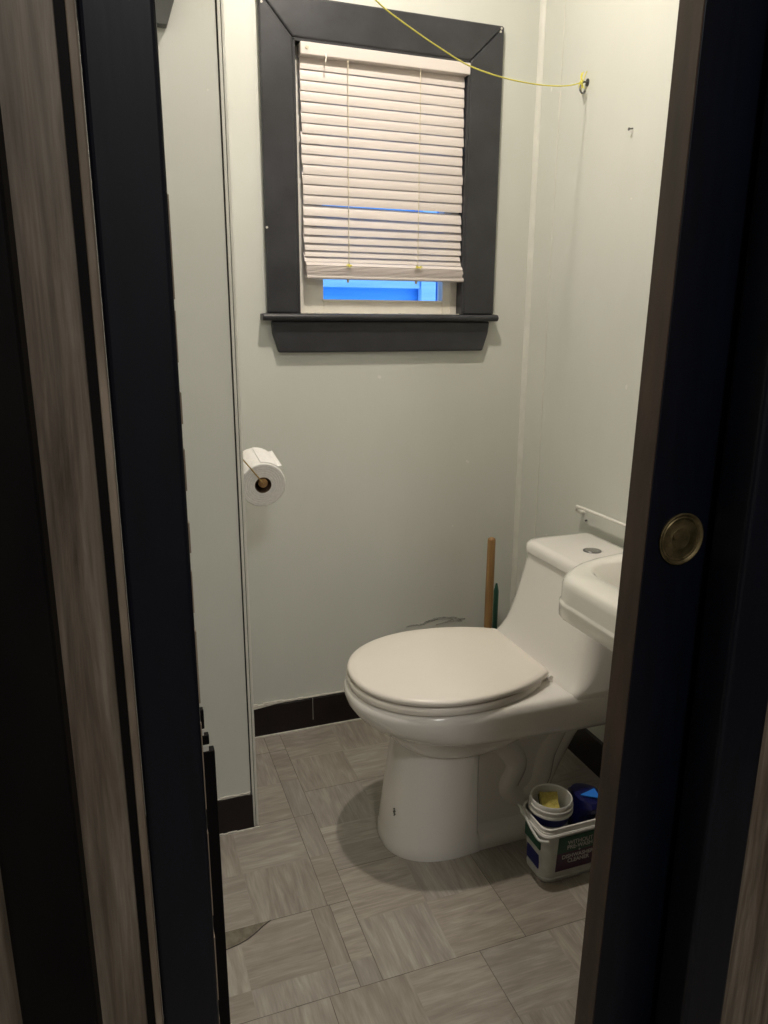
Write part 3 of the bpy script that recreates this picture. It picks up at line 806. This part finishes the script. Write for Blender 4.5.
bag = thing('detergent_bag', 'crumpled dark blue bag standing in the tub beside the jar', 'bag', (.923, 1.225, .01))
bm = bmesh.new()
N = 20; rings = []
for j, (z, w, d, ox) in enumerate(((.012, .020, .026, 0), (.05, .022, .028, 0), (.10, .022, .028, .0), (.135, .021, .032, .001), (.150, .024, .044, .004), (.162, .027, .048, .008), (.172, .027, .038, .010), (.178, .024, .006, .012))):
    rings.append([(.922+ox+w*math.copysign(abs(math.cos(2*PI*i/N))**.7, math.cos(2*PI*i/N))+random.uniform(-1, 1)*.0018, 1.222+d*math.copysign(abs(math.sin(2*PI*i/N))**.7, math.sin(2*PI*i/N))+random.uniform(-1, 1)*.0018, z+random.uniform(-1, 1)*.0015*(j > 0)) for i in range(N)])
loft(bm, rings)
obj('pouch', bm, M['bag_blue'], bag, smooth=25)
bm = bmesh.new(); prism(bm, [(.908, 1.212), (.944, 1.186), (.952, 1.222)], 'z', .1775, .1800)
obj('printed_patch', bm, M['bag_light'], bag)

# ------------------------------------------------------------------ doorway: sliding door, casings, stop
def sag(bm):
    for v in bm.verts: v.co.x += (v.co.z-1.35)*.0155
dr = thing('door_1', 'dark navy sliding door', 'door', (.86, .668, 0))
del dr['label']; del dr['category']; struct(dr)
bm = bmesh.new(); box(bm, .5535, 1.165, .650, .6865, .004, 2.02)
sag(bm); obj('door_slab', bm, M['navy'], dr, bevel=.0012)
bm = bmesh.new(); box(bm, .5522, .5537, .6508, .6857, .005, 2.02)
sag(bm); obj('door_edge', bm, M['worn_edge'], dr)
# flush pull
fx, fz = .595, .9600
bm = bmesh.new()
def ringF(y, r, n=48): return [(fx+r*math.cos(2*PI*t/n), y, fz+r*math.sin(2*PI*t/n)) for t in range(n)]
loft(bm, [ringF(.6505, .0300), ringF(.6478, .0305), ringF(.6472, .0290), ringF(.6480, .0275), ringF(.6490, .0262), ringF(.6482, .0250), ringF(.6486, .0238), ringF(.6497, .0232), ringF(.6499, .0130), ringF(.6496, .0125), ringF(.6499, .0115), ringF(.6499, .004)], False, True)
pull = obj('flush_pull', bm, M['old_brass'], dr, smooth=35)
bm = bmesh.new(); loft(bm, [[(fx-.0075+r*math.cos(t*PI/8), y, fz+.004+r*math.sin(t*PI/8)) for t in range(16)] for y, r in ((.6499, .0042), (.6486, .0040), (.6484, .0028))])
obj('screw', bm, M['old_brass'], pull, smooth=40)
# right casing: board between the door and the hall panelling
rc = obj('door_casing', B(.628, .6955, YH-.012, YH+.04, 0, 2.1), M['navy'], bevel=.006, seg=4)
tag(rc, 'dark navy painted casing board to the right of the sliding door', 'door casing')
lc = obj('door_casing', B(-.0005, .0505, YH-.004, YI, 0, 2.1), M['navy'], bevel=.004, seg=3)
tag(lc, 'broad dark navy casing board along the left side of the doorway', 'door casing')
hc = obj('door_casing', B(.0515, .627, YH-.004, YH+.03, 2.03, 2.1), M['navy'], bevel=.004, seg=3)
tag(hc, 'dark navy casing board across the top of the doorway', 'door casing')
# worn pale arris on the left casing
bm = bmesh.new()
z = .0
while z < 1.25:
    h = random.uniform(.015, .09)
    box(bm, .0500, .0509+random.uniform(0, .0007), YH-.001, YH+.02, z, z+h); z += h+random.uniform(0, .03)
obj('chipped_edge', bm, M['bare_wood'], lc)
# narrow strips left of the casing
sg1 = obj('wood_batten', B(-.0075, -.0015, YH-.006, YH-.0002, 0, ZC-.01), M['bare_wood'], bevel=.001)
tag(sg1, 'thin unpainted batten beside the left navy casing', 'batten')
sg2 = obj('black_strip', B(-.0145, -.0080, YH-.003, YH-.0002, 0, ZC-.01), M['soot'])  # near-black strip drawn along the dark gap beside the panelling
tag(sg2, 'thin black strip between the grey panelling and the bare batten', 'batten')
jb = obj('door_casing', B(-.1085, -.0525, YH-.048, YH-.0002, 0, ZC-.01), M['soot'], bevel=.004, seg=3)
tag(jb, 'black upright board at the far left edge between strips of grey panelling', 'door casing')
# split black stop strip on the inner edge of the left casing
st = thing('door_stop', 'broken black stop strip low on the inner edge of the left casing', 'door stop', (.06, YI+.01, 0))
obj('strip', B(.0505, .0735, YI+.001, YI+.012, 0, .757), M['soot'], st, bevel=.001)
bm = bmesh.new()
for (z0, z1, w) in ((.757, .765, .017), (.776, .784, .013)): box(bm, .0505, .0505+w, YI+.001, YI+.009, z0, z1)
obj('white_chips', bm, M['caulk'], st, bevel=.001)
bm = bmesh.new()
for (z0, z1, w) in ((.765, .776, .018), (.784, .806, .014), (.806, .822, .009)): box(bm, .0505, .0505+w, YI+.001, YI+.009, z0, z1)
obj('splinters', bm, M['soot'], st, bevel=.001)

# ------------------------------------------------------------------ lights, world, camera
w = bpy.data.worlds.new('world'); SC.world = w; w.use_nodes = True
bg = w.node_tree.nodes['Background']; bg.inputs['Color'].default_value = (.55, .75, 1, 1); bg.inputs['Strength'].default_value = 2.2
# dim unseen fill light, added under the ceiling to brighten the hall
la = bpy.data.lights.new('hall_fill', 'AREA'); la.shape = 'DISK'; la.size = .35; la.energy = 17; la.color = (1, .965, .93)
lo = bpy.data.objects.new('hall_fill', la); C.objects.link(lo); lo.location = (.25, -.75, ZC-.02)

cam = bpy.data.cameras.new('camera'); co = bpy.data.objects.new('camera', cam); C.objects.link(co)
SC.camera = co
cam.sensor_fit = 'VERTICAL'; cam.sensor_height = 24.; cam.lens = 24.*747.7/1024.; cam.clip_start = .02
yaw, pit, roll = math.radians(20.01), math.radians(14.494), math.radians(-.304)
fw = Vector((math.sin(yaw)*math.cos(pit), math.cos(yaw)*math.cos(pit), -math.sin(pit)))
rt = Vector((math.cos(yaw), -math.sin(yaw), 0)); up = rt.cross(fw)
R = Matrix((rt, up, -fw)).transposed() @ Matrix.Rotation(-roll, 3, 'Z')
co.matrix_world = Matrix.Translation((0, 0, 1.2)) @ R.to_4x4()

SC.view_settings.view_transform = 'Standard'; SC.view_settings.look = 'None'
SC.view_settings.gamma = 1; SC.view_settings.use_curve_mapping = False
SC.view_settings.exposure = 0.
SC.cycles.diffuse_bounces = 8; SC.cycles.max_bounces = 12
